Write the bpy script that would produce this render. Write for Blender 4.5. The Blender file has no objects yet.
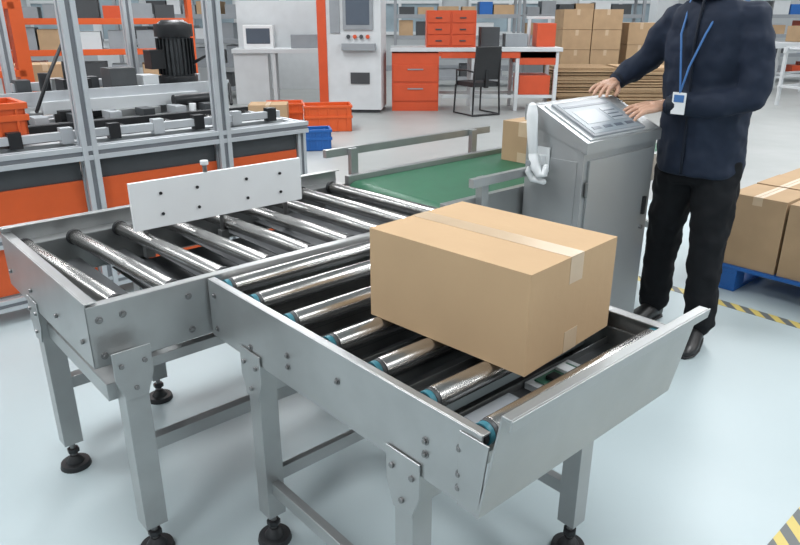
import bpy, bmesh, math, random
from mathutils import Vector, Matrix, Euler
random.seed(7)
scene = bpy.context.scene
try:
    scene.view_settings.view_transform = 'Standard'
except Exception: pass

# ------------------------------------------------------------------ materials
MATS = {}
def mat(name, col, rough=0.5, metal=0.0, var=0.08, scale=6.0, bump=0.0, bscale=60.0, emit=0.0, stretch=None, spec=0.5, coat=0.0):
    if name in MATS: return MATS[name]
    m = bpy.data.materials.new(name); m.use_nodes = True
    nt = m.node_tree; b = nt.nodes['Principled BSDF']
    tc = nt.nodes.new('ShaderNodeTexCoord'); mp = nt.nodes.new('ShaderNodeMapping')
    nt.links.new(tc.outputs['Object'], mp.inputs['Vector'])
    if stretch: mp.inputs['Scale'].default_value = stretch
    n = nt.nodes.new('ShaderNodeTexNoise'); n.inputs['Scale'].default_value = scale; n.inputs['Detail'].default_value = 4
    nt.links.new(mp.outputs['Vector'], n.inputs['Vector'])
    r = nt.nodes.new('ShaderNodeValToRGB')
    c1 = [max(0, c*(1-var)) for c in col]; c2 = [min(1, c*(1+var)) for c in col]
    r.color_ramp.elements[0].position = 0.3; r.color_ramp.elements[1].position = 0.7
    r.color_ramp.elements[0].color = (*c1, 1); r.color_ramp.elements[1].color = (*c2, 1)
    nt.links.new(n.outputs['Fac'], r.inputs['Fac']); nt.links.new(r.outputs['Color'], b.inputs['Base Color'])
    b.inputs['Roughness'].default_value = rough; b.inputs['Metallic'].default_value = metal
    b.inputs['Specular IOR Level'].default_value = spec
    b.inputs['Coat Weight'].default_value = coat
    if bump > 0:
        n2 = nt.nodes.new('ShaderNodeTexNoise'); n2.inputs['Scale'].default_value = bscale; n2.inputs['Detail'].default_value = 3
        nt.links.new(mp.outputs['Vector'], n2.inputs['Vector'])
        bp = nt.nodes.new('ShaderNodeBump'); bp.inputs['Strength'].default_value = bump; bp.inputs['Distance'].default_value = 0.01
        nt.links.new(n2.outputs['Fac'], bp.inputs['Height']); nt.links.new(bp.outputs['Normal'], b.inputs['Normal'])
    if emit > 0:
        b.inputs['Emission Color'].default_value = (*col, 1); b.inputs['Emission Strength'].default_value = emit
    MATS[name] = m; return m

STEEL = mat('brushed_steel', (0.37,0.38,0.38), 0.34, 0.68, 0.06, 8, 0.02, 200)
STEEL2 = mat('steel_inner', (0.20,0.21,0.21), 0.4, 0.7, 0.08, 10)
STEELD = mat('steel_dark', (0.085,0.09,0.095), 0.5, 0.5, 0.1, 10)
CHROME = mat('roller_chrome', (0.50,0.49,0.475), 0.27, 1.0, 0.05, 20, 0.02, 150)
TEAL = mat('roller_end_teal', (0.03,0.17,0.22), 0.45, 0, 0.1)
RUB = mat('black_rubber', (0.012,0.013,0.015), 0.55, 0, 0.2)
BLACK = mat('black_metal', (0.015,0.016,0.018), 0.4, 0.2, 0.2)
BOLT = mat('bolt_zinc', (0.22,0.22,0.22), 0.35, 0.8, 0.1)
CAB = mat('cabinet_brushed_stainless', (0.40,0.41,0.415), 0.34, 0.65, 0.035, 3, 0.012, 120)
CABL = mat('cabinet_light', (0.46,0.48,0.49), 0.4, 0.4, 0.04, 4)
CARD = mat('cardboard', (0.50,0.345,0.205), 0.85, 0, 0.035, 5, 0.05, 40, spec=0.2)
CARD2 = mat('cardboard_dull', (0.42,0.29,0.175), 0.85, 0, 0.08, 5, spec=0.2)
CARD3 = mat('cardboard_edge', (0.28,0.19,0.11), 0.9, 0, 0.2, 40, spec=0.1)
TAPE = mat('packing_tape', (0.53,0.40,0.27), 0.28, 0, 0.04, 20, spec=0.5)
SEAM = mat('carton_seam', (0.25,0.16,0.08), 0.9, 0, 0.1)
GREEN = mat('green_belt', (0.018,0.11,0.055), 0.5, 0, 0.08, 12)
WHITE = mat('white_plastic', (0.74,0.76,0.77), 0.4, 0, 0.02)
WHITEP = mat('white_paint', (0.55,0.575,0.59), 0.4, 0, 0.04)
ALU = mat('aluminium_profile', (0.52,0.545,0.57), 0.35, 0.35, 0.04, 10)
ALUD = mat('aluminium_slot', (0.20,0.21,0.23), 0.5, 0.3, 0.05)
ORANGE = mat('orange_paint', (0.62,0.095,0.018), 0.4, 0, 0.05)
REDO = mat('red_orange_paint', (0.56,0.075,0.022), 0.4, 0, 0.05)
GREY = mat('grey_paint', (0.25,0.27,0.29), 0.5, 0, 0.06)
DGREY = mat('dark_grey_paint', (0.05,0.055,0.06), 0.5, 0.1, 0.1)
BLUE = mat('blue_plastic', (0.012,0.11,0.38), 0.4, 0, 0.06)
NAVY = mat('navy_jacket', (0.011,0.018,0.036), 0.75, 0, 0.12, 4, spec=0.3)
NAVY2 = mat('navy_trim', (0.006,0.010,0.020), 0.6, 0, 0.1, 4, spec=0.3)
TROUS = mat('black_trousers', (0.009,0.010,0.012), 0.85, 0, 0.15, 6, spec=0.2)
SKIN = mat('skin', (0.56,0.33,0.23), 0.5, 0, 0.05, 20, 0.03, 200)
HAIR = mat('hair', (0.01,0.009,0.008), 0.6, 0, 0.3, 60, 0.4, 150)
SHOE = mat('shoe_leather', (0.012,0.012,0.013), 0.4, 0, 0.2)
LANY = mat('lanyard_blue', (0.05,0.16,0.40), 0.6)
SCREEN = mat('hmi_screen', (0.20,0.235,0.26), 0.38, 0, 0.03, 3, emit=0.08, spec=0.35)
SCRD = mat('screen_widget', (0.08,0.10,0.13), 0.38, 0, 0.03, spec=0.35)
SCRL = mat('screen_panel_light', (0.30,0.33,0.36), 0.38, 0, 0.03, spec=0.35)
GLASS = mat('window_glass', (0.27,0.34,0.38), 0.15, 0, 0.2, 1.5)
WALL = mat('wall_paint', (0.38,0.405,0.42), 0.7, 0, 0.04, 1)
CEIL = mat('ceiling_paint', (0.30,0.32,0.33), 0.8, 0, 0.04, 1)
LAMPM = mat('lamp_diffuser', (1,1,1), 0.5, 0, 0, emit=2.5)
PCB = mat('pcb_green', (0.05,0.15,0.10), 0.4)

# ------------------------------------------------------------------ mesh builder
class MB:
    def __init__(s, name, origin=(0,0,0), rot=0.0):
        s.name=name; s.bm=bmesh.new(); s.mats=[]; s.M=Matrix.Translation(Vector(origin)) @ Matrix.Rotation(rot,4,'Z')
    def mi(s,m):
        if m not in s.mats: s.mats.append(m)
        return s.mats.index(m)
    def _set(s, verts, m, smooth=False):
        i=s.mi(m); fs=set()
        for v in verts:
            for f in v.link_faces: fs.add(f)
        for f in fs: f.material_index=i; f.smooth=smooth
        return fs
    def box(s,c,d,m,rot=None):
        M=Matrix.Translation(Vector(c))
        if rot is not None:
            M = M @ (rot.to_4x4() if isinstance(rot,Matrix) else Euler(rot).to_matrix().to_4x4())
        M = M @ Matrix.Diagonal((d[0],d[1],d[2],1))
        r=bmesh.ops.create_cube(s.bm,size=1,matrix=M); s._set(r['verts'],m)
    def bx(s,x0,x1,y0,y1,z0,z1,m):
        s.box(((x0+x1)/2,(y0+y1)/2,(z0+z1)/2),(abs(x1-x0),abs(y1-y0),abs(z1-z0)),m)
    def cyl(s,p1,p2,r,m,seg=20,r2=None):
        p1=Vector(p1);p2=Vector(p2);d=p2-p1;L=d.length
        q=d.to_track_quat('Z','Y').to_matrix().to_4x4()
        M=Matrix.Translation((p1+p2)/2) @ q
        rr=bmesh.ops.create_cone(s.bm,cap_ends=True,segments=seg,radius1=r,radius2=(r if r2 is None else r2),depth=L,matrix=M)
        for f in s._set(rr['verts'],m):
            f.smooth = len(f.verts)<=4
    def sph(s,c,r,m,rot=None,seg=20):
        if not hasattr(r,'__len__'): r=(r,r,r)
        M=Matrix.Translation(Vector(c))
        if rot is not None: M = M @ Euler(rot).to_matrix().to_4x4()
        M = M @ Matrix.Diagonal((r[0],r[1],r[2],1))
        rr=bmesh.ops.create_uvsphere(s.bm,u_segments=seg,v_segments=seg//2,radius=1,matrix=M)
        s._set(rr['verts'],m,True)
    def prism(s,pts,vec,m):
        vec=Vector(vec)
        a=[s.bm.verts.new(Vector(p)) for p in pts]; b=[s.bm.verts.new(Vector(p)+vec) for p in pts]
        n=len(a); fs=[s.bm.faces.new(a[::-1]),s.bm.faces.new(b)]
        for i in range(n): fs.append(s.bm.faces.new([a[i],a[(i+1)%n],b[(i+1)%n],b[i]]))
        i=s.mi(m)
        for f in fs: f.material_index=i
        bmesh.ops.recalc_face_normals(s.bm,faces=fs)
    def rings(s,rings,m,smooth=True):
        vs=[[s.bm.verts.new(Vector(p)) for p in r] for r in rings]; fs=[]
        n=len(vs[0])
        for k in range(len(vs)-1):
            for i in range(n):
                fs.append(s.bm.faces.new([vs[k][i],vs[k][(i+1)%n],vs[k+1][(i+1)%n],vs[k+1][i]]))
        fs.append(s.bm.faces.new(vs[0][::-1])); fs.append(s.bm.faces.new(vs[-1]))
        i=s.mi(m)
        for f in fs: f.material_index=i; f.smooth=smooth
        bmesh.ops.recalc_face_normals(s.bm,faces=fs)
    def loft(s,rows,m,n=28):
        out=[]
        for (x,y,z,rx,ry) in rows:
            out.append([(x+rx*math.cos(2*math.pi*i/n), y+ry*math.sin(2*math.pi*i/n), z) for i in range(n)])
        s.rings(out,m)
    def tube(s,pts,rad,m,n=16,ball=True):
        pts=[Vector(p) for p in pts]
        if not hasattr(rad,'__len__'): rad=[rad]*len(pts)
        out=[]; up=None
        for k,p in enumerate(pts):
            t=(pts[min(k+1,len(pts)-1)]-pts[max(k-1,0)]).normalized()
            if up is None: up = t.orthogonal().normalized()
            up=(up-t*up.dot(t)).normalized(); w=t.cross(up)
            out.append([p+(up*math.cos(2*math.pi*i/n)+w*math.sin(2*math.pi*i/n))*rad[k] for i in range(n)])
        s.rings(out,m)
        if ball:
            s.sph(pts[0],rad[0],m,seg=16); s.sph(pts[-1],rad[-1],m,seg=16)
    def finish(s,bevel=0.0015,parent=None,remesh=None,smooth=0,disp=None):
        me=bpy.data.meshes.new(s.name+'_mesh'); s.bm.to_mesh(me); s.bm.free()
        for m in s.mats: me.materials.append(m)
        ob=bpy.data.objects.new(s.name,me); scene.collection.objects.link(ob)
        ob.matrix_world=s.M
        if parent is not None:
            ob.parent=parent; ob.matrix_parent_inverse=parent.matrix_world.inverted()
        if remesh:
            r=ob.modifiers.new('remesh','REMESH'); r.mode='VOXEL'; r.voxel_size=remesh; r.use_smooth_shade=True
        if smooth:
            sm=ob.modifiers.new('smooth','SMOOTH'); sm.iterations=smooth; sm.factor=0.6
        if disp:
            for di,(st,sc_) in enumerate(disp):
                t=bpy.data.textures.new(s.name+'_folds','CLOUDS'); t.noise_scale=sc_; t.noise_depth=1
                dm=ob.modifiers.new('folds','DISPLACE'); dm.texture=t; dm.strength=st; dm.mid_level=0.5
        if bevel and not remesh:
            bv=ob.modifiers.new('bevel','BEVEL'); bv.width=bevel; bv.segments=2; bv.limit_method='ANGLE'; bv.angle_limit=math.radians(50)
        return ob

def empty(name,loc,rot=0):
    e=bpy.data.objects.new(name,None); e.empty_display_size=0.1
    scene.collection.objects.link(e); e.matrix_world=Matrix.Translation(Vector(loc))@Matrix.Rotation(rot,4,'Z')
    bpy.context.view_layer.update()
    return e

ROT=math.radians(41.67)
P0=(0.145,1.006,0)
def W(b,a,z=0):
    c,s_=math.cos(ROT),math.sin(ROT)
    return Vector((P0[0]+b*c-a*s_, P0[1]+b*s_+a*c, z))

# ------------------------------------------------------------------ room
def floor_mat():
    m=bpy.data.materials.new('epoxy_floor'); m.use_nodes=True; nt=m.node_tree; b=nt.nodes['Principled BSDF']
    geo=nt.nodes.new('ShaderNodeNewGeometry')
    sep=nt.nodes.new('ShaderNodeSeparateXYZ'); nt.links.new(geo.outputs['Position'],sep.inputs[0])
    n=nt.nodes.new('ShaderNodeTexNoise'); n.inputs['Scale'].default_value=0.8; n.inputs['Detail'].default_value=6
    nt.links.new(geo.outputs['Position'],n.inputs['Vector'])
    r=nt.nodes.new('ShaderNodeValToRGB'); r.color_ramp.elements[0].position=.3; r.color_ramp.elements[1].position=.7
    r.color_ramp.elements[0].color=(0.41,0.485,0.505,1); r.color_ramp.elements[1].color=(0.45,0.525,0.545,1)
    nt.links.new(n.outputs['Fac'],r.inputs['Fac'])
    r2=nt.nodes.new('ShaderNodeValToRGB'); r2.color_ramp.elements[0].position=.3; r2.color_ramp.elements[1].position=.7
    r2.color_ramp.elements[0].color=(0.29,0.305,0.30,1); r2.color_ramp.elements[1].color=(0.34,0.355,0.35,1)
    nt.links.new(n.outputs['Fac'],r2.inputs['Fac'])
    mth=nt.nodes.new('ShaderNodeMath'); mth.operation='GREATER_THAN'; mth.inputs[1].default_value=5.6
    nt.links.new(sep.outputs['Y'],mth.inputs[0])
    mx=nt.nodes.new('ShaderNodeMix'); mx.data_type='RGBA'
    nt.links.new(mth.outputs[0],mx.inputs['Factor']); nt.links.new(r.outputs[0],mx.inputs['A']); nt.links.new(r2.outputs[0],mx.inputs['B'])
    nt.links.new(mx.outputs['Result'],b.inputs['Base Color'])
    n3=nt.nodes.new('ShaderNodeTexNoise'); n3.inputs['Scale'].default_value=3
    nt.links.new(geo.outputs['Position'],n3.inputs['Vector'])
    mr=nt.nodes.new('ShaderNodeMapRange'); mr.inputs['To Min'].default_value=.34; mr.inputs['To Max'].default_value=.48
    nt.links.new(n3.outputs['Fac'],mr.inputs['Value']); nt.links.new(mr.outputs[0],b.inputs['Roughness'])
    return m
X0,X1,Y0,Y1,H=-11,13,-5,20,5
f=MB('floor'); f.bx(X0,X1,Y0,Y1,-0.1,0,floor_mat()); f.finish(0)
f=MB('ceiling'); f.bx(X0,X1,Y0,Y1,H,H+0.1,CEIL); f.finish(0)
for nm,(a,b_,c,d) in {'wall_back':(X0,X1,Y1,Y1+.2),'wall_front':(X0,X1,Y0-.2,Y0),'wall_left':(X0-.2,X0,Y0,Y1),'wall_right':(X1,X1+.2,Y0,Y1)}.items():
    f=MB(nm); f.bx(a,b_,c,d,0,H,WALL); f.finish(0)
f=MB('baseboard_back'); f.bx(X0,X1,Y1-.03,Y1,0,0.15,GREY); f.finish(0)
k=0
for wx in (-9,-6,-3,0,3,6,9):
    k+=1
    w=MB('window_%d'%k); w.bx(wx-1.1,wx+1.1,Y1-.03,Y1-.005,1.0,3.2,GLASS)
    for xx in (-1.1,0,1.1): w.bx(wx+xx-.04,wx+xx+.04,Y1-.07,Y1-.005,1.0,3.2,WHITEP)
    for zz in (1.0,1.8,3.2): w.bx(wx-1.14,wx+1.14,Y1-.075,Y1-.005,zz-.04,zz+.04,WHITEP)
    w.finish(0)

# lights
for ix in range(4):
    for iy in range(5):
        x=-8+ix*6; y=-2.2+iy*4.9
        en=(172 if iy<3 else 128)
        if iy==0: en=120
        l=bpy.data.lights.new('ceiling_lamp_light','AREA'); l.shape='RECTANGLE'; l.size=0.9; l.size_y=3.0; l.energy=en; l.color=(0.97,0.985,1.0)
        fx=MB('ceiling_lamp'); fx.bx(x-.5,x+.5,y-1.55,y+1.55,4.86,4.94,WHITEP); fx.bx(x-.45,x+.45,y-1.5,y+1.5,4.845,4.86,LAMPM)
        for yy in (-1,1): fx.cyl((x,y+yy,4.94),(x,y+yy,5.0),0.01,GREY,8)
        fo=fx.finish(0)
        lo=bpy.data.objects.new('ceiling_lamp_light',l); lo.location=(x,y,4.83); scene.collection.objects.link(lo)
        lo.parent=fo
world=bpy.data.worlds.new('World'); scene.world=world; world.use_nodes=True
world.node_tree.nodes['Background'].inputs[0].default_value=(0.8,0.9,1,1); world.node_tree.nodes['Background'].inputs[1].default_value=0.5

# ------------------------------------------------------------------ conveyor parts
def leg(m,b,a,ztop,d=0.055,brk=None):
    m.bx(b-d/2,b+d/2,a-d/2,a+d/2,0.10,ztop,STEEL)
    m.cyl((b,a,0.02),(b,a,0.11),0.009,BOLT,12)
    m.cyl((b,a,0.055),(b,a,0.07),0.02,BLACK,6)
    m.cyl((b,a,0.0),(b,a,0.018),0.05,RUB,28,r2=0.046)
    m.cyl((b,a,0.018),(b,a,0.042),0.03,RUB,24,r2=0.014)
    if brk in ('b-','b+'):
        sg=-1 if brk=='b-' else 1
        x=b+sg*(d/2+0.001)
        m.prism([(x,a-.05,ztop+.03),(x,a+.05,ztop+.03),(x,a+.05,ztop-.05),(x,a+.028,ztop-.11),(x,a-.028,ztop-.11),(x,a-.05,ztop-.05)],(sg*.004,0,0),STEEL)
        for (da,dz) in ((-.03,-.01),(.03,-.01),(0,-.08)):
            m.cyl((x,a+da,ztop+dz),(x+sg*.010,a+da,ztop+dz),0.007,BOLT,6)
    if brk=='a-':
        y=a-(d/2+0.001)
        m.prism([(b-.05,y,ztop+.03),(b+.05,y,ztop+.03),(b+.05,y,ztop-.05),(b+.028,y,ztop-.11),(b-.028,y,ztop-.11),(b-.05,y,ztop-.05)],(0,-.004,0),STEEL)
        for (da,dz) in ((-.03,-.01),(.03,-.01),(0,-.08)):
            m.cyl((b+da,y,ztop+dz),(b+da,y-.010,ztop+dz),0.007,BOLT,6)

def chan_a(m,b,a0,a1,z0,z1,inward,mt=STEEL,fl=0.03):
    t=0.004
    m.bx(b,b+inward*t,a0,a1,z0,z1,mt)
    m.bx(b+inward*t,b+inward*fl,a0,a1,z1-t,z1,mt); m.bx(b+inward*t,b+inward*fl,a0,a1,z0,z0+t,mt)
def chan_b(m,a,b0,b1,z0,z1,inward,mt=STEEL,fl=0.03):
    t=0.004
    m.bx(b0,b1,a,a+inward*t,z0,z1,mt)
    m.bx(b0,b1,a+inward*t,a+inward*fl,z1-t,z1,mt); m.bx(b0,b1,a+inward*t,a+inward*fl,z0,z0+t,mt)

# --- outfeed roller conveyor (foreground)
m=MB('roller_conveyor_outfeed',P0,ROT)
ZB,ZT=0.60,0.77
chan_a(m,-0.004,0.0,1.015,ZB,ZT,1,fl=.022)
chan_a(m,0.664,0.0,1.0,ZB,ZT,-1)
m.prism([(-.012,0,ZB),(-.012,-.045,.835),(-.012,-.045-.005,.835),(-.012,-.005,ZB)],(0.684,0,0),STEEL)
m.bx(-.012,.672,-.066,-.045,.832,.837,STEEL)
m.prism([(-.014,-.063,.814),(-.014,-.067,.837),(-.014,-.071,.837),(-.014,-.067,.814)],(0.688,0,0),STEEL)
m.bx(-.008,.668,0,.03,ZB,ZB+.004,STEEL)
m.prism([(-.009,.0,ZB),(-.009,.05,ZB),(-.009,.05,ZT-.01),(-.009,-.02,ZT-.01)],(.004,0,0),STEEL)
ra=[.032,.180,.342,.506,.674,.84,.985]
for i,a in enumerate(ra):
    zc=0.742
    m.cyl((0.055,a,zc),(0.62,a,zc),0.0245,CHROME,32)
    m.cyl((0.045,a,zc),(0.055,a,zc),0.0235,STEELD,24)
    m.cyl((0.032,a,zc),(0.045,a,zc),0.0225,TEAL,24)
    m.cyl((0.020,a,zc),(0.032,a,zc),0.019,RUB,20)
    m.cyl((0.62,a,zc),(0.636,a,zc),0.0225,TEAL,24)
    m.cyl((-.003,a,zc),(0.662,a,zc),0.006,BOLT,12)
    if i<6:
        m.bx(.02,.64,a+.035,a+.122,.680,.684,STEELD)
        m.bx(.02,.64,a+.035,a+.039,.655,.70,STEEL2); m.bx(.02,.64,a+.118,a+.122,.655,.70,STEEL2)
m.bx(.03,.634,.15,.99,.604,.608,STEELD)  # added dark pan, blocks light so the floor below is shaded
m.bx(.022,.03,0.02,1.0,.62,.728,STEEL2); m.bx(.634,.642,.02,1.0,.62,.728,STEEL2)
m.bx(.30,.46,.075,.145,.685,.700,WHITEP); m.bx(.32,.44,.085,.135,.700,.704,PCB); m.bx(.34,.37,.09,.12,.704,.712,BLACK); m.bx(.39,.42,.09,.13,.704,.712,WHITE)
m.bx(.10,.24,.08,.14,.685,.70,GREY)
m.cyl((.08,.93,.545),(.26,.93,.545),.035,GREY,20); m.cyl((.26,.93,.545),(.30,.93,.545),.028,BLACK,20)
m.bx(.14,.18,.90,.96,.575,.602,STEEL2)
for a,z in [(.05,.635),(.05,.665),(.05,.72),(.14,.66),(.14,.69),(.62,.655),(.62,.685),(.98,.63),(.98,.73),(.42,.70),(.8,.64)]:
    m.cyl((-.004,a,z),(-.0060,a,z),0.009,BOLT,16); m.cyl((-.006,a,z),(-.011,a,z),0.0055,BOLT,6)
for (b,a,br) in [(.022,.20,'b-'),(.022,.80,'b-'),(.638,.20,'b+'),(.638,.80,'b+')]:
    leg(m,b,a,ZB,brk=br)
for a in (.20,.80):
    m.bx(.05,.61,a-.02,a+.02,.50,.54,STEEL)
m.bx(.01,.035,.22,.78,.18,.22,STEEL); m.bx(.625,.65,.22,.78,.18,.22,STEEL)
m.bx(.05,.61,.79,.81,.2,.24,STEEL)
m.finish(0.0012)

# --- skewed roller infeed conveyor (left)
m=MB('roller_conveyor_infeed',P0,ROT)
AN,AF,BL,BR=1.025,1.83,-.33,1.04
chan_b(m,AN,BL,BR,ZB,ZT,1); chan_b(m,AF,BL,BR,ZB,.80,-1)
chan_a(m,BL,AN,AF,ZB,ZT+.01,1)
m.bx(BR-.004,BR,AN,AF,ZB,.70,STEEL2)
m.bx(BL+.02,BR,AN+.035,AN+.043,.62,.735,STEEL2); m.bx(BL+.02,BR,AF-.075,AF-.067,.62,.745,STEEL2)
m.bx(BL+.02,BR,AF-.07,AF-.004,.741,.745,STEEL)
m.bx(-.02,BR-.01,AN+.045,AF-.08,.604,.608,STEELD)  # pan added below the infeed rollers to deepen the floor shadow
for i in range(9):
    b=-.235+.155*i; zc=.742
    n0=Vector((b,AN+.055,zc)); n1=Vector((b-.045,AF-.085,zc)); d=(n1-n0).normalized()
    m.cyl(n0,n1,.0235,CHROME,32)
    m.cyl(n0-d*.014,n0,.027,RUB,24); m.cyl(n1,n1+d*.014,.027,RUB,24)
    m.cyl(n0-d*.03,n1+d*.03,.006,BOLT,10)
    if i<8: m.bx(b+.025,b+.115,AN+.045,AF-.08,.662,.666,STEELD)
for b in (.05,.33,.60):
    m.cyl((b,1.56,.70),(b,1.56,.90),.009,BOLT,12); m.bx(b-.015,b+.015,1.545,1.575,.68,.72,STEEL2)
m.bx(.0,.655,1.525,1.540,.785,.945,WHITE)
for b in (.10,.23,.42,.56):
    for z in ((.83,.90)):
        m.cyl((b,1.524,z),(b,1.519,z),.0055,BLACK,12)
m.cyl((.27,1.535,.945),(.27,1.535,.975),.008,BOLT,12); m.cyl((.27,1.535,.97),(.27,1.535,.985),.014,WHITE,12)
for b,z in [(-.3,.73),(-.3,.63),(-.24,.73),(-.06,.63),(-.06,.73)]:
    m.cyl((b,AN,z),(b,AN-.003,z),.010,BOLT,14); m.cyl((b,AN-.003,z),(b,AN-.008,z),.006,BOLT,6)
for a in (1.08,1.30,1.55,1.78):
    m.cyl((BL,a,.66),(BL-.008,a,.66),.007,BOLT,8)
leg(m,-.255,.992,ZB+.03,.062,'a-'); leg(m,-.30,1.56,ZB,.06,'b-'); leg(m,.85,1.06,ZB,.06,'a-'); leg(m,.85,1.78,ZB,.06); leg(m,.1,1.79,ZB,.06)
m.bx(-.31,-.25,1.02,1.56,.50,.55,STEEL); m.bx(-.28,.85,1.775,1.815,.3,.34,STEEL)
m.bx(-.26,.82,1.022,1.055,.30,.34,STEEL); m.bx(.83,.87,1.07,1.77,.30,.34,STEEL); m.bx(-.24,.80,1.035,1.065,.55,.58,STEEL)
m.bx(-.28,.1,1.54,1.58,.3,.34,STEEL)
m.finish(0.0012)

# --- green belt conveyor
m=MB('green_belt_conveyor',P0,ROT)
BE=3.0
m.bx(1.10,BE,1.18,1.75,.742,.752,GREEN); m.bx(1.10,BE,1.18,1.75,.64,.65,GREEN)
m.cyl((1.10,1.18,.697),(1.10,1.75,.697),.055,GREEN,28); m.cyl((BE,1.18,.697),(BE,1.75,.697),.055,GREEN,28)
m.bx(1.06,BE,1.145,1.175,.62,.765,STEEL); m.bx(1.06,BE,1.755,1.785,.62,.775,STEEL)
m.bx(.98,2.07,1.81,1.835,.858,.893,STEEL)
for b in (1.12,1.92): m.bx(b-.02,b+.02,1.785,1.81,.66,.89,STEEL)
m.bx(1.15,1.50,1.085,1.11,.825,.86,STEEL)
for b in (1.25,): m.bx(b-.02,b+.02,1.11,1.145,.66,.85,STEEL)
for b in (1.3,2.9):
    leg(m,b,1.16,.62,.05); leg(m,b,1.77,.62,.05); m.bx(b-.02,b+.02,1.18,1.75,.28,.32,STEEL)
m.finish(0.0012)

# ------------------------------------------------------------------ cartons
def carton(name,origin,rot,dx,dy,dz,mt=CARD,tape_axis='y',parent=None):
    m=MB(name,origin,rot); e=0.0008
    m.bx(-dx/2,dx/2,-dy/2,dy/2,0,dz,mt)
    if tape_axis=='y':
        m.bx(-.001,.001,-dy/2,dy/2,dz,dz+e*.6,SEAM)
        m.bx(-.026,.026,-dy/2-e,dy/2+e,dz,dz+e,TAPE)
        for sg in(-1,1): m.bx(-.026,.026,sg*dy/2,sg*(dy/2+e),dz-.06,dz+e,TAPE); m.bx(-.026,.026,sg*dy/2,sg*(dy/2+e),0,.05,TAPE)
    else:
        m.bx(-dx/2,dx/2,-.001,.001,dz,dz+e*.6,SEAM)
        m.bx(-dx/2-e,dx/2+e,-.028,.028,dz,dz+e,TAPE)
        for sg in(-1,1): m.bx(sg*dx/2,sg*(dx/2+e),-.028,.028,dz-.07,dz+e,TAPE); m.bx(sg*dx/2,sg*(dx/2+e),-.028,.028,0,.05,TAPE)
    return m.finish(0.0025,parent)
r5=math.radians(4.2)
LB=.448
cb,ca=.219+.17*math.cos(r5)-LB/2*math.sin(r5), .087+.17*math.sin(r5)+LB/2*math.cos(r5)
bo=carton('cardboard_box',W(cb,ca,.767),ROT+r5,.34,LB,.220,CARD,'y')
carton('cardboard_box',W(2.14,1.50,.753),ROT,.36,.26,.20,CARD2,'x')

# ------------------------------------------------------------------ control cabinet
m=MB('control_cabinet',P0,ROT)
b0,b1,a0,a1=1.52,2.065,.835,1.13
zf,zb=.99,1.11
m.prism([(b0,a0+.012,.09),(b0,a1,.09),(b0,a1,zb-.045),(b0,a0+.012,zf-.045)],(b1-b0,0,0),CAB)
m.prism([(b0-.008,a0-.004,zf-.045),(b0-.008,a0-.004,zf),(b0-.008,a1-.05,zb),(b0-.008,a1+.012,zb),(b0-.008,a1+.012,zb-.06)],(b1-b0+.016,0,0),CAB)
sl=math.atan2(zb-zf,(a1-.05)-(a0-.004)); R=Euler((sl,0,0)).to_matrix()
cen=Vector(((b0+b1)/2,(a0-.004+a1-.05)/2,(zf+zb)/2)); nrm=R@Vector((0,0,1)); L=math.hypot(zb-zf,a1-.046-a0)
m.box(cen+nrm*.002,(.50,L-.02,.006),CABL,R)
sc=cen+nrm*.008+Vector((-.03,0,0))
m.box(sc,(.38,L-.04,.012),GREY,R)
m.box(sc+nrm*.0065,(.345,L-.065,.002),SCREEN,R)
vv=R@Vector((0,1,0))
m.box(sc+nrm*.008+vv*.078,(.32,.014,.001),SCRD,R)
for i in range(4): m.box(sc+nrm*.008-vv*.075+Vector((-.12+.08*i,0,0)),(.055,.018,.001),SCRD,R)
m.box(sc+nrm*.008+Vector((-.06,0,0)),(.16,.09,.001),SCRL,R)
m.box(sc+nrm*.008+Vector((.10,0,0)),(.10,.09,.001),SCRL,R)
for i in range(3): m.box(sc+nrm*.009+vv*(.025-.025*i)+Vector((.10,0,0)),(.08,.006,.001),SCRD,R)
m.bx(b0+.03,b1-.03,a0+.002,a0+.014,.14,.915,CAB)
m.bx(b1-.075,b1-.058,a0-.010,a0+.004,.62,.70,BLACK)
m.cyl((b1-.066,a0-.008,.56),(b1-.066,a0+.004,.56),.010,BOLT,14)
for z in (.25,.8): m.cyl((b0+.022,a0+.003,z-.03),(b0+.022,a0+.003,z+.03),.007,BOLT,10)
m.bx(b0-.003,b0,a0+.04,a1-.03,.16,.91,CAB)
for i in range(6): m.bx(b0-.006,b0-.002,a0+.08,a1-.08,.24+.02*i,.248+.02*i,STEELD)
for b in (b0+.04,b1-.04):
    for a in (a0+.05,a1-.04): m.cyl((b,a,.0),(b,a,.09),.025,RUB,18,r2=.02)
m.finish(0.002)

# handheld scanner hanging on bracket
m=MB('handheld_scanner',P0,ROT)
bb=b0-.045; o=.105
m.bx(b0-.010,b0-.0035,.90+o,.96+o,.85,.95,WHITE); m.bx(b0-.040,b0-.01,.915+o,.945+o,.88,.92,WHITE)
m.tube([(bb-.01,.965+o,1.11),(bb-.012,.962+o,1.08),(bb-.012,.955+o,1.0),(bb-.01,.945+o,.92)],[.018,.023,.021,.018],WHITE)
m.tube([(bb-.01,.945+o,.92),(bb-.012,.93+o,.88),(bb-.012,.905+o,.845),(bb-.008,.885+o,.85),(bb,.885+o,.88)],[.020,.022,.018,.014,.012],WHITE)
m.tube([(bb-.01,.95+o,.88),(bb-.01,.965+o,.85),(bb,.95+o,.82),(bb+.01,.90+o,.815)],[.012,.014,.014,.012],WHITE)
m.cyl((bb-.035,.95+o,.89),(bb-.02,.95+o,.89),.012,GREY,14)
m.finish(0.001)

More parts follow.
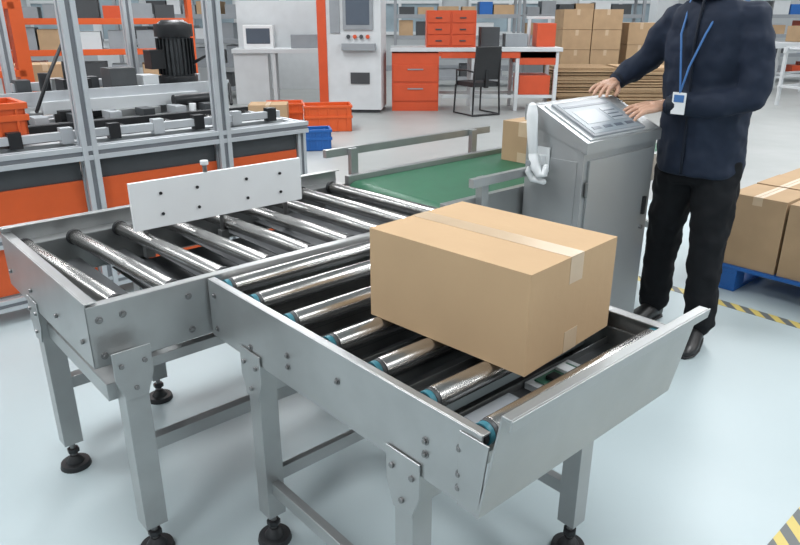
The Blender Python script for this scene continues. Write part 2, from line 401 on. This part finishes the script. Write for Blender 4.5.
# ------------------------------------------------------------------ operator
op=empty('machine_operator',W(2.26,.74,0),ROT)
def PM(n): return MB(n,P0,ROT)
m=PM('jacket')
ac=.745
m.loft([(2.27,ac,.785,.135,.18),(2.275,ac,.80,.145,.192),(2.28,ac,.90,.150,.195),(2.27,ac,1.05,.146,.188),(2.25,ac,1.20,.147,.188),(2.23,ac,1.34,.140,.195),(2.22,ac,1.43,.118,.190),(2.21,ac,1.48,.09,.145),(2.20,ac,1.515,.068,.09),(2.195,ac,1.54,.064,.07)],NAVY)
m.tube([(2.22,ac-.160,1.43),(2.215,.553,1.36),(2.205,.530,1.23),(2.19,.525,1.13)],[.072,.070,.064,.058],NAVY)
m.tube([(2.19,.525,1.13),(2.145,.615,1.115),(2.10,.735,1.10),(2.08,.80,1.092)],[.058,.054,.046,.041],NAVY)
m.tube([(2.22,ac+.160,1.43),(2.225,ac+.21,1.37),(2.24,1.02,1.27)],[.072,.068,.060],NAVY)
m.tube([(2.24,1.02,1.27),(2.19,1.055,1.225),(2.13,1.09,1.185),(2.11,1.095,1.173)],[.060,.053,.044,.041],NAVY)
m.finish(0,op,remesh=.008,smooth=5,disp=((.030,.11),(.010,.05)))
m=PM('jacket_collar')
m.loft([(2.195,ac,1.51,.080,.088),(2.19,ac,1.57,.068,.072),(2.19,ac,1.572,.060,.064),(2.195,ac,1.53,.058,.062)],NAVY)
m.finish(0,op)
m=PM('jacket_zip')
m.tube([(2.125,ac,.80),(2.122,ac,.90),(2.116,ac,1.05),(2.096,ac,1.20),(2.084,ac,1.34),(2.094,ac,1.43),(2.112,ac,1.50),(2.12,ac,1.56)],.006,NAVY2,8)
m.finish(0,op)
for nm,c1,c2,r in (('cuff_left',(2.095,.765,1.096),(2.072,.825,1.089),.042),('cuff_right',(2.13,1.09,1.185),(2.10,1.097,1.17),.042)):
    m=PM(nm); m.tube([c1,c2],[r,r*.95],NAVY2,20,ball=False); m.finish(.004,op)
m=PM('trousers')
m.loft([(2.28,ac,.74,.11,.15),(2.28,ac,.80,.12,.165),(2.28,ac,.95,.12,.165),(2.275,ac,1.0,.11,.155)],TROUS)
m.tube([(2.28,.655,.84),(2.26,.635,.66),(2.235,.625,.49),(2.225,.61,.28),(2.225,.60,.10)],[.104,.096,.080,.074,.070],TROUS)
m.tube([(2.28,.825,.84),(2.29,.845,.66),(2.29,.86,.49),(2.31,.875,.28),(2.32,.88,.10)],[.104,.096,.080,.074,.070],TROUS)
m.finish(0,op,remesh=.009,smooth=5,disp=((.022,.10),(.012,.05)))
def shoe(nm,b,a,ang):
    m=MB(nm,W(b,a,0),ROT+math.pi+ang)
    m.rings([[ (x+0*i, ry*math.cos(2*math.pi*i/20), max(.006,z+rz*math.sin(2*math.pi*i/20))) for i in range(20)] for x,ry,z,rz in
       [(-.075,.018,.035,.025),(-.06,.034,.045,.045),(-.02,.042,.055,.055),(.05,.042,.045,.042),(.11,.048,.035,.032),(.16,.044,.030,.027),(.195,.028,.026,.020),(.208,.010,.024,.010)]],SHOE)
    m.rings([[ (x, ry*math.cos(2*math.pi*i/20), .008+.008*math.sin(2*math.pi*i/20)) for i in range(20)] for x,ry in
       [(-.08,.02),(-.06,.038),(0,.044),(.1,.051),(.17,.045),(.212,.014)]],RUB)
    m.finish(0,op,smooth=1)
shoe('shoe_left',2.20,.60,.25); shoe('shoe_right',2.30,.88,-.1)
m=PM('head')
hb,hz=2.15,1.675
m.tube([(2.20,ac,1.50),(2.185,ac,1.56),(2.17,ac,1.61)],[.058,.055,.055],SKIN)
m.sph((hb+.01,ac,hz+.03),(.095,.076,.095),SKIN); m.sph((hb-.02,ac,hz-.04),(.068,.058,.075),SKIN); m.sph((hb-.055,ac,hz-.09),(.03,.03,.022),SKIN)
m.tube([(hb-.085,ac,hz+.02),(hb-.105,ac,hz-.02)],[.010,.015],SKIN); m.sph((hb-.085,ac,hz-.06),(.012,.026,.010),SKIN)
for sg in(-1,1): m.sph((hb+.015,ac+sg*.076,hz),(.018,.008,.03),SKIN)
m.finish(0,op,remesh=.005,smooth=4)
m=PM('hair'); m.sph((hb+.022,ac,hz+.048),(.098,.082,.092),HAIR); m.sph((hb+.05,ac,hz+.0),(.066,.076,.075),HAIR); m.finish(0,op,remesh=.006,smooth=2,disp=((.01,.02),))
m=PM('face_details')
for sg in(-1,1):
    m.sph((hb-.078,ac+sg*.03,hz+.018),(.010,.014,.008),WHITE); m.sph((hb-.087,ac+sg*.03,hz+.017),(.003,.006,.006),HAIR); m.sph((hb-.084,ac+sg*.032,hz+.042),(.006,.02,.004),HAIR)
m.sph((hb-.092,ac,hz-.06),(.006,.022,.004),REDO)
m.finish(0,op)
m=PM('lanyard')
m.tube([(2.16,ac-.075,1.53),(2.085,ac-.04,1.38),(2.065,ac,1.25),(2.050,ac+.015,1.15)],.0045,LANY,8); m.tube([(2.16,ac+.075,1.53),(2.08,ac+.06,1.38),(2.065,ac+.035,1.25),(2.050,ac+.015,1.15)],.0045,LANY,8)
m.bx(2.047,2.051,ac-.015,ac+.045,1.06,1.15,WHITE); m.bx(2.045,2.047,ac-.007,ac+.037,1.11,1.14,LANY)
m.finish(.001,op)
def hand(nm,wrist,fwd,up,thumb,curl=(12,28,22)):
    fwd=Vector(fwd).normalized(); up=Vector(up); up=(up-fwd*up.dot(fwd)).normalized(); side=up.cross(fwd)*1.0
    if thumb<0: side=-side
    w=Vector(wrist)
    def P(x,y,z): return w+fwd*x+side*y+up*z
    m=PM(nm)
    m.tube([P(-.05,0,0),P(0,0,0),P(.02,0,0)],[.026,.025,.026],SKIN)
    for y in (.028,.010,-.009,-.026):
        m.tube([P(.01,y*.6,0),P(.05,y*.95,.002),P(.09,y*1.05,.0)],[.015,.0145,.0115],SKIN)
    for y,L,sp in ((.033,.068,.16),(.012,.077,.05),(-.011,.071,-.07),(-.031,.056,-.22)):
        p=[P(.088,y,0)]; ang=0; x,z,yy=.088,0.0,y; seg=[.45,.31,.24]
        for k in range(3):
            ang+=math.radians(curl[k]); x+=math.cos(ang)*L*seg[k]; z-=math.sin(ang)*L*seg[k]; yy+=sp*L*seg[k]; p.append(P(x,yy,z))
        m.tube(p,[.0102,.0094,.0085,.0072],SKIN,12)
    m.tube([P(.022,.020,-.004),P(.048,.046,-.012),P(.075,.058,-.020),P(.097,.060,-.028)],[.016,.013,.011,.0085],SKIN,12)
    m.finish(0,op,remesh=.0025,smooth=3)
hand('hand_left',(2.058,.85,1.086),(-.86,.46,-.12),(-.1,-.35,1),-1,(12,20,16))
hand('hand_right',(2.09,1.10,1.165),(-.95,-.10,-.10),(0,-.1,1),1,(8,22,18))

# ------------------------------------------------------------------ aluminium framed machine (left)
MO=(-2.0,3.1,0)
def post(m,x,y,z0,z1,w=.06,mt=ALU):
    m.bx(x-w*.36,x+w*.36,y-w*.36,y+w*.36,z0,z1,ALUD)
    for sx in(-1,1):
        for sy in(-1,1):
            m.box((x+sx*w*.33,y+sy*w*.33,(z0+z1)/2),(w*.34,w*.34,z1-z0),mt)
def beamx(m,x0,x1,y,z,w=.06,mt=ALU):
    m.bx(x0,x1,y-w*.36,y+w*.36,z-w*.36,z+w*.36,ALUD)
    for sx in(-1,1):
        for sy in(-1,1): m.bx(x0,x1,y+sx*w*.33-w*.17,y+sx*w*.33+w*.17,z+sy*w*.33-w*.17,z+sy*w*.33+w*.17,mt)
def beamy(m,x,y0,y1,z,w=.06,mt=ALU):
    m.bx(x-w*.36,x+w*.36,y0,y1,z-w*.36,z+w*.36,ALUD)
    for sx in(-1,1):
        for sy in(-1,1): m.bx(x+sx*w*.33-w*.17,x+sx*w*.33+w*.17,y0,y1,z+sy*w*.33-w*.17,z+sy*w*.33+w*.17,mt)
m=MB('aluminium_frame_machine',MO,ROT)
for x in (-.7,.555,1.305):
    post(m,x,0,0,2.6,.075)
for x in (-.7,.555,1.345): post(m,x,1.3,0,2.6,.06)
post(m,1.85,.03,0,.80,.06); post(m,1.85,1.3,0,.80,.06)
for y in (0,1.3):
    beamx(m,-.7,1.88,y,.80,.07); beamx(m,-.7,1.3,y,2.55,.06); beamx(m,-.7,1.88,y,.10,.06); beamx(m,-.7,1.88,y,.42,.06)
for x in (-.7,.555,1.32,1.85): beamy(m,x,0.03,1.27,.80,.06)
for x in (-.7,1.32): beamy(m,x,0.03,1.27,2.55,.06)
for x0,x1 in ((-.66,.51),(.60,1.26),(1.35,1.81)):
    m.bx(x0,x1,.01,.03,.46,.66,ORANGE); m.bx(x0,x1,.01,.03,.14,.38,ORANGE)
    m.bx(x0,x1,.02,.06,.66,.765,DGREY)
m.bx(1.86,1.88,.06,1.25,.14,.70,ORANGE)
m.bx(-.66,1.82,.10,1.25,.74,.77,DGREY)
for y in (.16,.30,.44,.62,.85,1.1): m.bx(-.6,1.8,y-.03,y+.03,.80,.84,WHITEP if y in(.16,.62,1.1) else BLACK)
for i in range(9): m.cyl((-.5+.27*i,.18,.865),(-.5+.27*i,.42,.865),.016,CHROME,12)
m.bx(-.6,1.75,.08,.12,.86,.90,ALU)
for i in range(10): m.bx(-.5+.24*i,-.44+.24*i,.075,.125,.84,.92,BLACK if i%2 else ALU)
m.bx(.30,1.75,.72,.92,.97,1.02,WHITEP); m.bx(.35,.50,.74,.90,.84,.97,DGREY); m.bx(1.55,1.7,.74,.90,.84,.97,DGREY)
m.bx(.30,1.75,.70,.72,.95,1.045,ALU)
m.bx(.55,1.50,.66,.70,.92,.99,WHITEP); m.bx(.62,.80,.60,.72,.84,.94,BLACK); m.bx(.95,1.22,.62,.72,.86,.92,STEEL)
m.bx(.70,.86,.72,.88,1.02,1.10,BLACK); m.cyl((.78,.80,1.10),(.78,.80,1.20),.05,BLACK,20); m.cyl((.62,.8,1.02),(.62,.8,1.14),.03,BLACK,16)
m.bx(.98,1.14,.74,.9,1.02,1.15,STEELD); m.bx(1.18,1.28,.74,.88,1.02,1.10,WHITEP)
m.cyl((.2,.7,.93),(.55,.7,.93),.03,STEEL,16); m.cyl((1.3,.60,.95),(1.6,.60,.95),.035,BLACK,18)
for x in (.4,.9,1.4): m.cyl((x,.55,.84),(x,.55,.93),.022,WHITE,14)
m.bx(.35,1.6,.50,.56,.86,.885,STEEL); m.bx(.1,1.7,.38,.42,.86,.90,BLACK)
for i in range(6): m.bx(.45+.2*i,.52+.2*i,.47,.60,.885,.93,DGREY if i%2 else ALU)
m.bx(-.5,.2,.7,1.1,.84,.95,DGREY); m.bx(-.45,-.1,.3,.5,.84,.90,BLUE)
m.tube([(.75,.8,1.2),(.72,.7,1.3),(.6,.6,1.15),(.5,.6,.95)],.010,BLACK,8); m.tube([(1.6,.9,1.15),(1.7,.8,1.22),(1.75,.7,1.0),(1.7,.6,.9)],.012,BLACK,8)
m.bx(.50,1.70,1.02,1.08,1.02,1.07,ALU)
for x in (.55,.75,.95,1.15): m.bx(x-.04,x+.04,.98,1.08,.84,1.09,DGREY if x!=.75 else STEEL)
mx_,my_=1.52,.98
m.box((mx_,my_,1.0),(.30,.30,.05),BLACK); m.cyl((mx_,my_,1.02),(mx_,my_,1.07),.13,BLACK,32)
m.cyl((mx_,my_,1.07),(mx_,my_,1.32),.105,DGREY,32)
for i in range(24):
    an=2*math.pi*i/24; m.box((mx_+.112*math.cos(an),my_+.112*math.sin(an),1.195),(.022,.006,.23),BLACK,(0,0,an))
m.cyl((mx_,my_,1.32),(mx_,my_,1.40),.125,BLACK,32); m.cyl((mx_,my_,1.40),(mx_,my_,1.425),.105,BLACK,32,r2=.07)
m.bx(mx_-.20,mx_-.10,my_-.06,my_+.06,1.12,1.24,BLACK)
m.bx(1.30,1.75,.8,1.16,.84,.98,WHITEP)
m.finish(0.001)

def crate(name,loc,rot,dx,dy,dz,mt):
    m=MB(name,loc,rot); t=.012
    m.bx(-dx/2,dx/2,-dy/2,dy/2,0,t,mt)
    for s1 in(-1,1):
        m.bx(-dx/2,dx/2,s1*dy/2,s1*(dy/2-t),0,dz,mt); m.bx(s1*dx/2,s1*(dx/2-t),-dy/2,dy/2,0,dz,mt)
        for z in (dz-.02,dz*.55): m.bx(-dx/2-.012,dx/2+.012,s1*(dy/2),s1*(dy/2+.012),z-.01,z+.02,mt); m.bx(s1*dx/2,s1*(dx/2+.012),-dy/2,dy/2,z-.01,z+.02,mt)
        for i in range(5):
            x=-dx/2+dx*(i+.5)/5; m.bx(x-.006,x+.006,s1*dy/2,s1*(dy/2+.01),.01,dz,mt)
    return m.finish(.002)
def MW(s_,d,z):
    c,s2=math.cos(ROT),math.sin(ROT); return Vector((MO[0]+s_*c-d*s2,MO[1]+s_*s2+d*c,z))
crate('orange_crate',MW(.12,.27,.885),ROT,.42,.28,.17,ORANGE)
m=MB('orange_equipment_stand',(-3.35,5.3,0),ROT)
for x in(-.5,.5):
    m.bx(x-.05,x+.05,-.05,.05,0,2.1,ORANGE); m.bx(x-.05,x+.05,.5,.58,0,2.1,ORANGE)
for z in (.5,1.0,1.5): m.bx(-.5,.5,-.05,.58,z,z+.05,ORANGE)
m.bx(-.35,.3,.05,.45,1.05,1.35,GREY); m.bx(-.35,.4,.05,.5,1.55,1.72,WHITEP); m.bx(-.3,.2,.05,.45,.55,.8,GREY)
m.finish()
carton('cardboard_box',(-2.75,6.6,0),.5,.6,.45,.85,CARD2)
carton('cardboard_box',(-3.6,7.2,0),.5,.7,.45,1.0,CARD2)

crate('orange_crate',(-.98,9.4,0),.15,.62,.42,.34,ORANGE)
crate('orange_crate',(-1.65,10.0,0),.15,.5,.4,.3,ORANGE)
crate('blue_crate',(-.98,7.95,0),.2,.34,.28,.24,BLUE)
carton('cardboard_box',(-1.75,9.3,0),.1,.5,.4,.36,CARD2)

# ------------------------------------------------------------------ background equipment
m=MB('white_machine_kiosk',(-.74,11.5,0),-.08)
m.bx(-.48,.48,-.4,.4,.05,2.2,WHITEP); m.bx(-.50,-.36,-.42,.0,.05,2.2,REDO)
m.bx(-.1,.36,-.43,-.4,1.25,1.75,GREY); m.bx(-.05,.31,-.435,-.43,1.32,1.70,SCRD)
m.bx(-.36,.48,-.42,-.4,1.80,2.2,REDO); m.bx(-.12,.4,-.5,-.4,.95,1.05,GREY)
m.bx(.02,.36,-.43,-.42,1.86,2.02,DGREY)
m.bx(0,.3,-.42,-.4,.45,.62,DGREY); m.bx(-.3,-.15,-.42,-.4,1.2,1.7,GREY)
for i in range(4): m.cyl((-.02+.1*i,-.44,1.15),(-.02+.1*i,-.40,1.15),.03,REDO if i%2 else DGREY,12)
m.bx(-.45,.45,-.36,.36,0,.06,DGREY)
m.finish(.01)
m=MB('orange_workbench',(1.27,11.7,0),.0)
m.bx(-1.42,1.30,-.4,.4,.92,.98,WHITEP); m.bx(-1.4,-.65,-.36,.36,0,.90,REDO)
for z in(.3,.6): m.bx(-1.38,-.67,-.375,-.36,z-.14,z+.12,REDO)
for z in(.34,.64): m.bx(-1.15,-.9,-.39,-.375,z,z+.02,GREY)
for x in(-.1,.6,1.22): 
    for y in(-.34,.34): m.bx(x-.03,x+.03,y-.03,y+.03,0,.92,WHITEP)
m.bx(-.6,1.2,-.35,-.31,.2,.25,WHITEP); m.bx(-.6,1.2,.3,.34,.2,.25,WHITEP); m.bx(.65,1.15,-.3,.3,.25,.55,REDO)
m.bx(-.62,1.2,-.38,-.35,.82,.92,REDO)
m.bx(.63,1.2,-.38,.38,.72,.92,REDO)
m.finish(.004)
m=MB('parts_drawer_cabinet',(.82,11.7,.98),0)
m.bx(-.40,.38,-.28,.28,0,.55,REDO)
for r in range(3):
    for c in range(2):
        x=-.38+.38*c; m.bx(x,x+.35,-.295,-.28,.03+.17*r,.03+.17*r+.15,REDO); m.bx(x+.12,x+.22,-.31,-.295,.09+.17*r,.11+.17*r,DGREY)
m.finish(.003)
m=MB('benchtop_instruments',(1.9,11.8,.98),0)
m.bx(-.6,-.3,-.2,.2,0,.3,DGREY); m.bx(-.2,.15,-.2,.2,0,.2,GREY); m.bx(.3,.6,-.2,.2,0,.36,REDO); m.cyl((.2,0,0),(.2,0,.45),.03,WHITEP,12); m.bx(.15,.6,-.03,.03,.42,.46,WHITEP)
m.finish(.004)
def chair(loc,rot):
    m=MB('black_office_chair',loc,rot)
    m.box((0,0,.47),(.46,.46,.07),RUB); m.box((0,.24,.78),(.44,.05,.48),RUB,(-.12,0,0)); m.bx(-.03,.03,.2,.26,.42,.7,BLACK)
    for sx in(-1,1):
        m.tube([(sx*.24,-.24,.44),(sx*.25,-.26,.02),(sx*.25,.26,.02),(sx*.23,.24,.5),(sx*.22,.27,.95)],.016,BLACK,8)
        m.tube([(sx*.24,.22,.66),(sx*.27,.10,.68),(sx*.27,-.18,.67),(sx*.24,-.22,.46)],.014,BLACK,8)
    m.tube([(-.25,.26,.02),(.25,.26,.02)],.016,BLACK,8)
    m.finish(.01)
chair((1.2,10.95,0),math.pi+.5)

def rack(name,loc,rot,w,d,h,levels,postm,fill):
    m=MB(name,loc,rot)
    for x in(-w/2,w/2):
        for y in(-d/2,d/2): m.bx(x-.03,x+.03,y-.03,y+.03,0,h,postm)
    for i in range(levels):
        z=.2+(h-.3)*i/(levels-1)
        m.bx(-w/2,w/2,-d/2,d/2,z-.03,z+.01,WHITEP); m.bx(-w/2,w/2,-d/2-.02,-d/2,z-.06,z+.02,postm)
        if fill and i<levels-1:
            x=-w/2+.08
            while x<w/2-.35:
                ww=random.uniform(.22,.45); hh=random.uniform(.15,(h-.3)/(levels-1)*.75)
                if random.random()<.9: m.bx(x,x+ww,-d/2+.05,d/2-.08,z+.01,z+.01+hh,random.choice(fill))
                x+=ww+random.uniform(.02,.10)
    m.finish(.003)
rack('storage_rack',(-4.2,10.2,0),.35,2.4,.6,2.3,6,ORANGE,[WHITEP,GREY,CARD2,DGREY,REDO,GREY])
rack('storage_rack',(-6.4,8.8,0),.6,2.2,.6,2.3,6,ORANGE,[WHITEP,BLUE,CARD2,GREY,DGREY])
rack('storage_rack',(-3.9,13.4,0),0,2.4,.6,2.4,6,GREY,[WHITEP,GREY,DGREY,CARD2])
rack('storage_rack',(1.2,15.6,0),0,2.6,.6,2.4,6,GREY,[REDO,WHITEP,GREY,BLUE,DGREY,CARD2])
rack('storage_rack',(4.0,16.2,0),0,2.6,.6,2.4,6,GREY,[GREY,WHITEP,CARD2,DGREY,CARD2])
rack('storage_rack',(8.6,16.9,0),0,3.0,.6,2.4,6,GREY,[CARD2,WHITEP,BLUE,REDO,DGREY])
m=MB('office_partition',(-2.9,14.9,0),0)
m.bx(-3.4,1.6,0,.1,0,2.7,WHITEP)
for i in range(5):
    x=-3.2+.95*i; m.bx(x,x+.8,-.02,0,1.0,2.2,GLASS)
    m.bx(x-.03,x+.83,-.04,-.02,.95,1.0,ALU); m.bx(x-.03,x+.83,-.04,-.02,2.2,2.25,ALU); m.bx(x-.03,x,-.04,-.02,.95,2.25,ALU)
m.finish(.003)
m=MB('white_test_bench',(-2.0,12.6,0),.1)
m.bx(-.9,.7,-.35,.35,.85,.92,WHITEP); m.bx(-.88,-.3,-.3,.3,0,.85,WHITEP)
for x in(-.2,.65):
    for y in(-.3,.3): m.bx(x-.03,x+.03,y-.03,y+.03,0,.85,WHITEP)
m.bx(-.7,-.2,-.2,.2,.92,1.3,WHITE); m.bx(-.65,-.25,-.21,-.2,1.0,1.25,SCRD); m.bx(.1,.6,-.2,.2,.92,1.15,GREY); m.bx(-.85,.65,.3,.34,.92,1.7,WHITEP)
m.finish(.004)

# ------------------------------------------------------------------ cardboard stacks
def stack(name,loc,rot,nx,nz,bw,bd,bh,ny=1,skip=()):
    m=MB(name,loc,rot)
    m.bx(-.02,nx*bw+.02,-.02,ny*bd+.02,.10,.13,BLUE)
    for x in (0,nx*bw/2-.05,nx*bw-.1): m.bx(x,x+.1,0,ny*bd,0,.10,BLUE)
    for i in range(nx):
        for j in range(nz):
            for k2 in range(ny):
                if (i,j) in skip: continue
                g=random.uniform(.0,.012)
                m.bx(i*bw+.008,i*bw+bw-.008,k2*bd+g,k2*bd+bd-.012,.13+j*bh,.13+j*bh+bh-.006,CARD2)
                m.bx(i*bw+bw/2-.03,i*bw+bw/2+.03,k2*bd+g-.002,k2*bd+g,.13+j*bh+bh*.7,.13+j*bh+bh-.006,TAPE)
    m.finish(.004)
stack('stacked_cartons',(3.05,13.6,0),0,2,4,.56,.4,.36,2)
stack('stacked_cartons',(4.35,13.8,0),0,2,3,.5,.4,.40,2)
m=MB('flattened_cardboard_pile',(3.58,12.15,0),.0)
for i in range(31):
    j=random.uniform(-.04,.04); z=.0+.021*i
    m.bx(-.98+j,-.02+j,-.5+j,.48+j,z,z+.017,CARD2 if i%3 else CARD3)
    j=random.uniform(-.04,.04); m.bx(.06+j,.98+j,-.5+j,.48+j,z,z+.017,CARD2 if i%4 else CARD3)
m.finish(0)

def pal():
    loc=Vector((1.79,3.64,0))
    pe=empty('pallet_of_cartons',loc,ROT)
    m=MB('blue_pallet',loc,ROT)
    LN,WD=1.25,1.05
    for i in range(6): m.bx(i*.195,i*.195+.14,-LN,0,.125,.145,BLUE)
    for y in(-LN,-LN/2-.06,-.12): m.bx(0,WD+.06,y,y+.12,.0,.02,BLUE); m.bx(0,WD+.06,y,y+.12,.105,.125,BLUE)
    for y in(-LN,-LN/2-.06,-.12):
        for x in(0,WD/2-.03,WD-.06): m.bx(x,x+.12,y,y+.12,.02,.105,BLUE)
    m.finish(.003,pe)
    m=MB('cartons',loc,ROT)
    for i in range(3):
        for j in range(4):
            x=.02+i*.34; y=-.30-j*.31; dx,dy,h=.325,.295,.40+random.uniform(-.01,.01)
            m.bx(x,x+dx,y,y+dy,.146,.146+h,CARD2); m.bx(x,x+dx,y+dy/2-.025,y+dy/2+.025,.146+h,.147+h,TAPE)
            m.bx(x-.001,x,y+dy/2-.025,y+dy/2+.025,.10+h,.147+h,TAPE)
            m.bx(x,x+dx,y+dy/2-.001,y+dy/2+.001,.147+h,.148+h,SEAM)
    m.finish(.003,pe)
pal()

def hazard():
    m=bpy.data.materials.new('hazard_tape'); m.use_nodes=True; nt=m.node_tree; b=nt.nodes['Principled BSDF']
    tc=nt.nodes.new('ShaderNodeTexCoord'); mp=nt.nodes.new('ShaderNodeMapping'); mp.inputs['Rotation'].default_value=(0,0,math.radians(45)); mp.inputs['Scale'].default_value=(4.5,4.5,4.5)
    w=nt.nodes.new('ShaderNodeTexWave'); w.inputs['Scale'].default_value=1.0; w.wave_profile='SAW'
    r=nt.nodes.new('ShaderNodeValToRGB'); r.color_ramp.interpolation='CONSTANT'
    r.color_ramp.elements[0].color=(.58,.46,.13,1); r.color_ramp.elements[1].position=.5; r.color_ramp.elements[1].color=(.12,.13,.13,1)
    nt.links.new(tc.outputs['Object'],mp.inputs[0]); nt.links.new(mp.outputs[0],w.inputs[0]); nt.links.new(w.outputs['Fac'],r.inputs[0]); nt.links.new(r.outputs[0],b.inputs['Base Color'])
    b.inputs['Roughness'].default_value=.5; return m
HZ=hazard()
m=MB('floor_hazard_tape',(1.71,3.42,0),ROT); m.bx(-.035,.035,-4.0,3.2,0,.0015,HZ); m.finish(0)
m=MB('floor_hazard_tape',(1.25,1.70,0),ROT); m.bx(-.9,2.0,-.035,.035,0,.0012,HZ); m.finish(0)

def roller_table(loc,rot,w):
    m=MB('white_roller_table',loc,rot)
    for y in(-.3,.3): m.bx(-w/2,w/2,y-.025,y+.025,.86,.96,WHITEP)
    n=int(w/.14)
    for i in range(n): m.cyl((-w/2+.07+i*.14,-.27,.93),(-w/2+.07+i*.14,.27,.93),.025,ALU,10)
    for x in(-w/2+.05,0,w/2-.05):
        for y in(-.3,.3): m.bx(x-.025,x+.025,y-.025,y+.025,0,.86,WHITEP)
        m.bx(x-.02,x+.02,-.3,.3,.3,.34,WHITEP)
    for y in(-.3,.3): m.bx(-w/2,w/2,y-.02,y+.02,.3,.34,WHITEP)
    m.finish(.003)
roller_table((8.1,12.6,0),.5,3.4)
roller_table((8.0,14.6,0),.5,3.4)
crate('orange_crate',(7.6,12.4,.96),.5,.5,.36,.2,ORANGE)
carton('cardboard_box',(8.2,14.7,.96),.5,.5,.4,.3,CARD2)
m=MB('building_column',(6.3,17.5,0),0); m.bx(-.25,.25,-.25,.25,0,5,WHITEP); m.bx(-.3,.3,-.3,.3,0,.3,GREY); m.finish(.01)

# ------------------------------------------------------------------ camera
cam=bpy.data.cameras.new('camera'); co=bpy.data.objects.new('camera',cam); scene.collection.objects.link(co)
cam.sensor_width=36; cam.lens=683/800*36; cam.clip_start=.05; cam.clip_end=100
co.location=(0,0,1.45); co.rotation_euler=(math.radians(90-20.6),0,0)
scene.camera=co
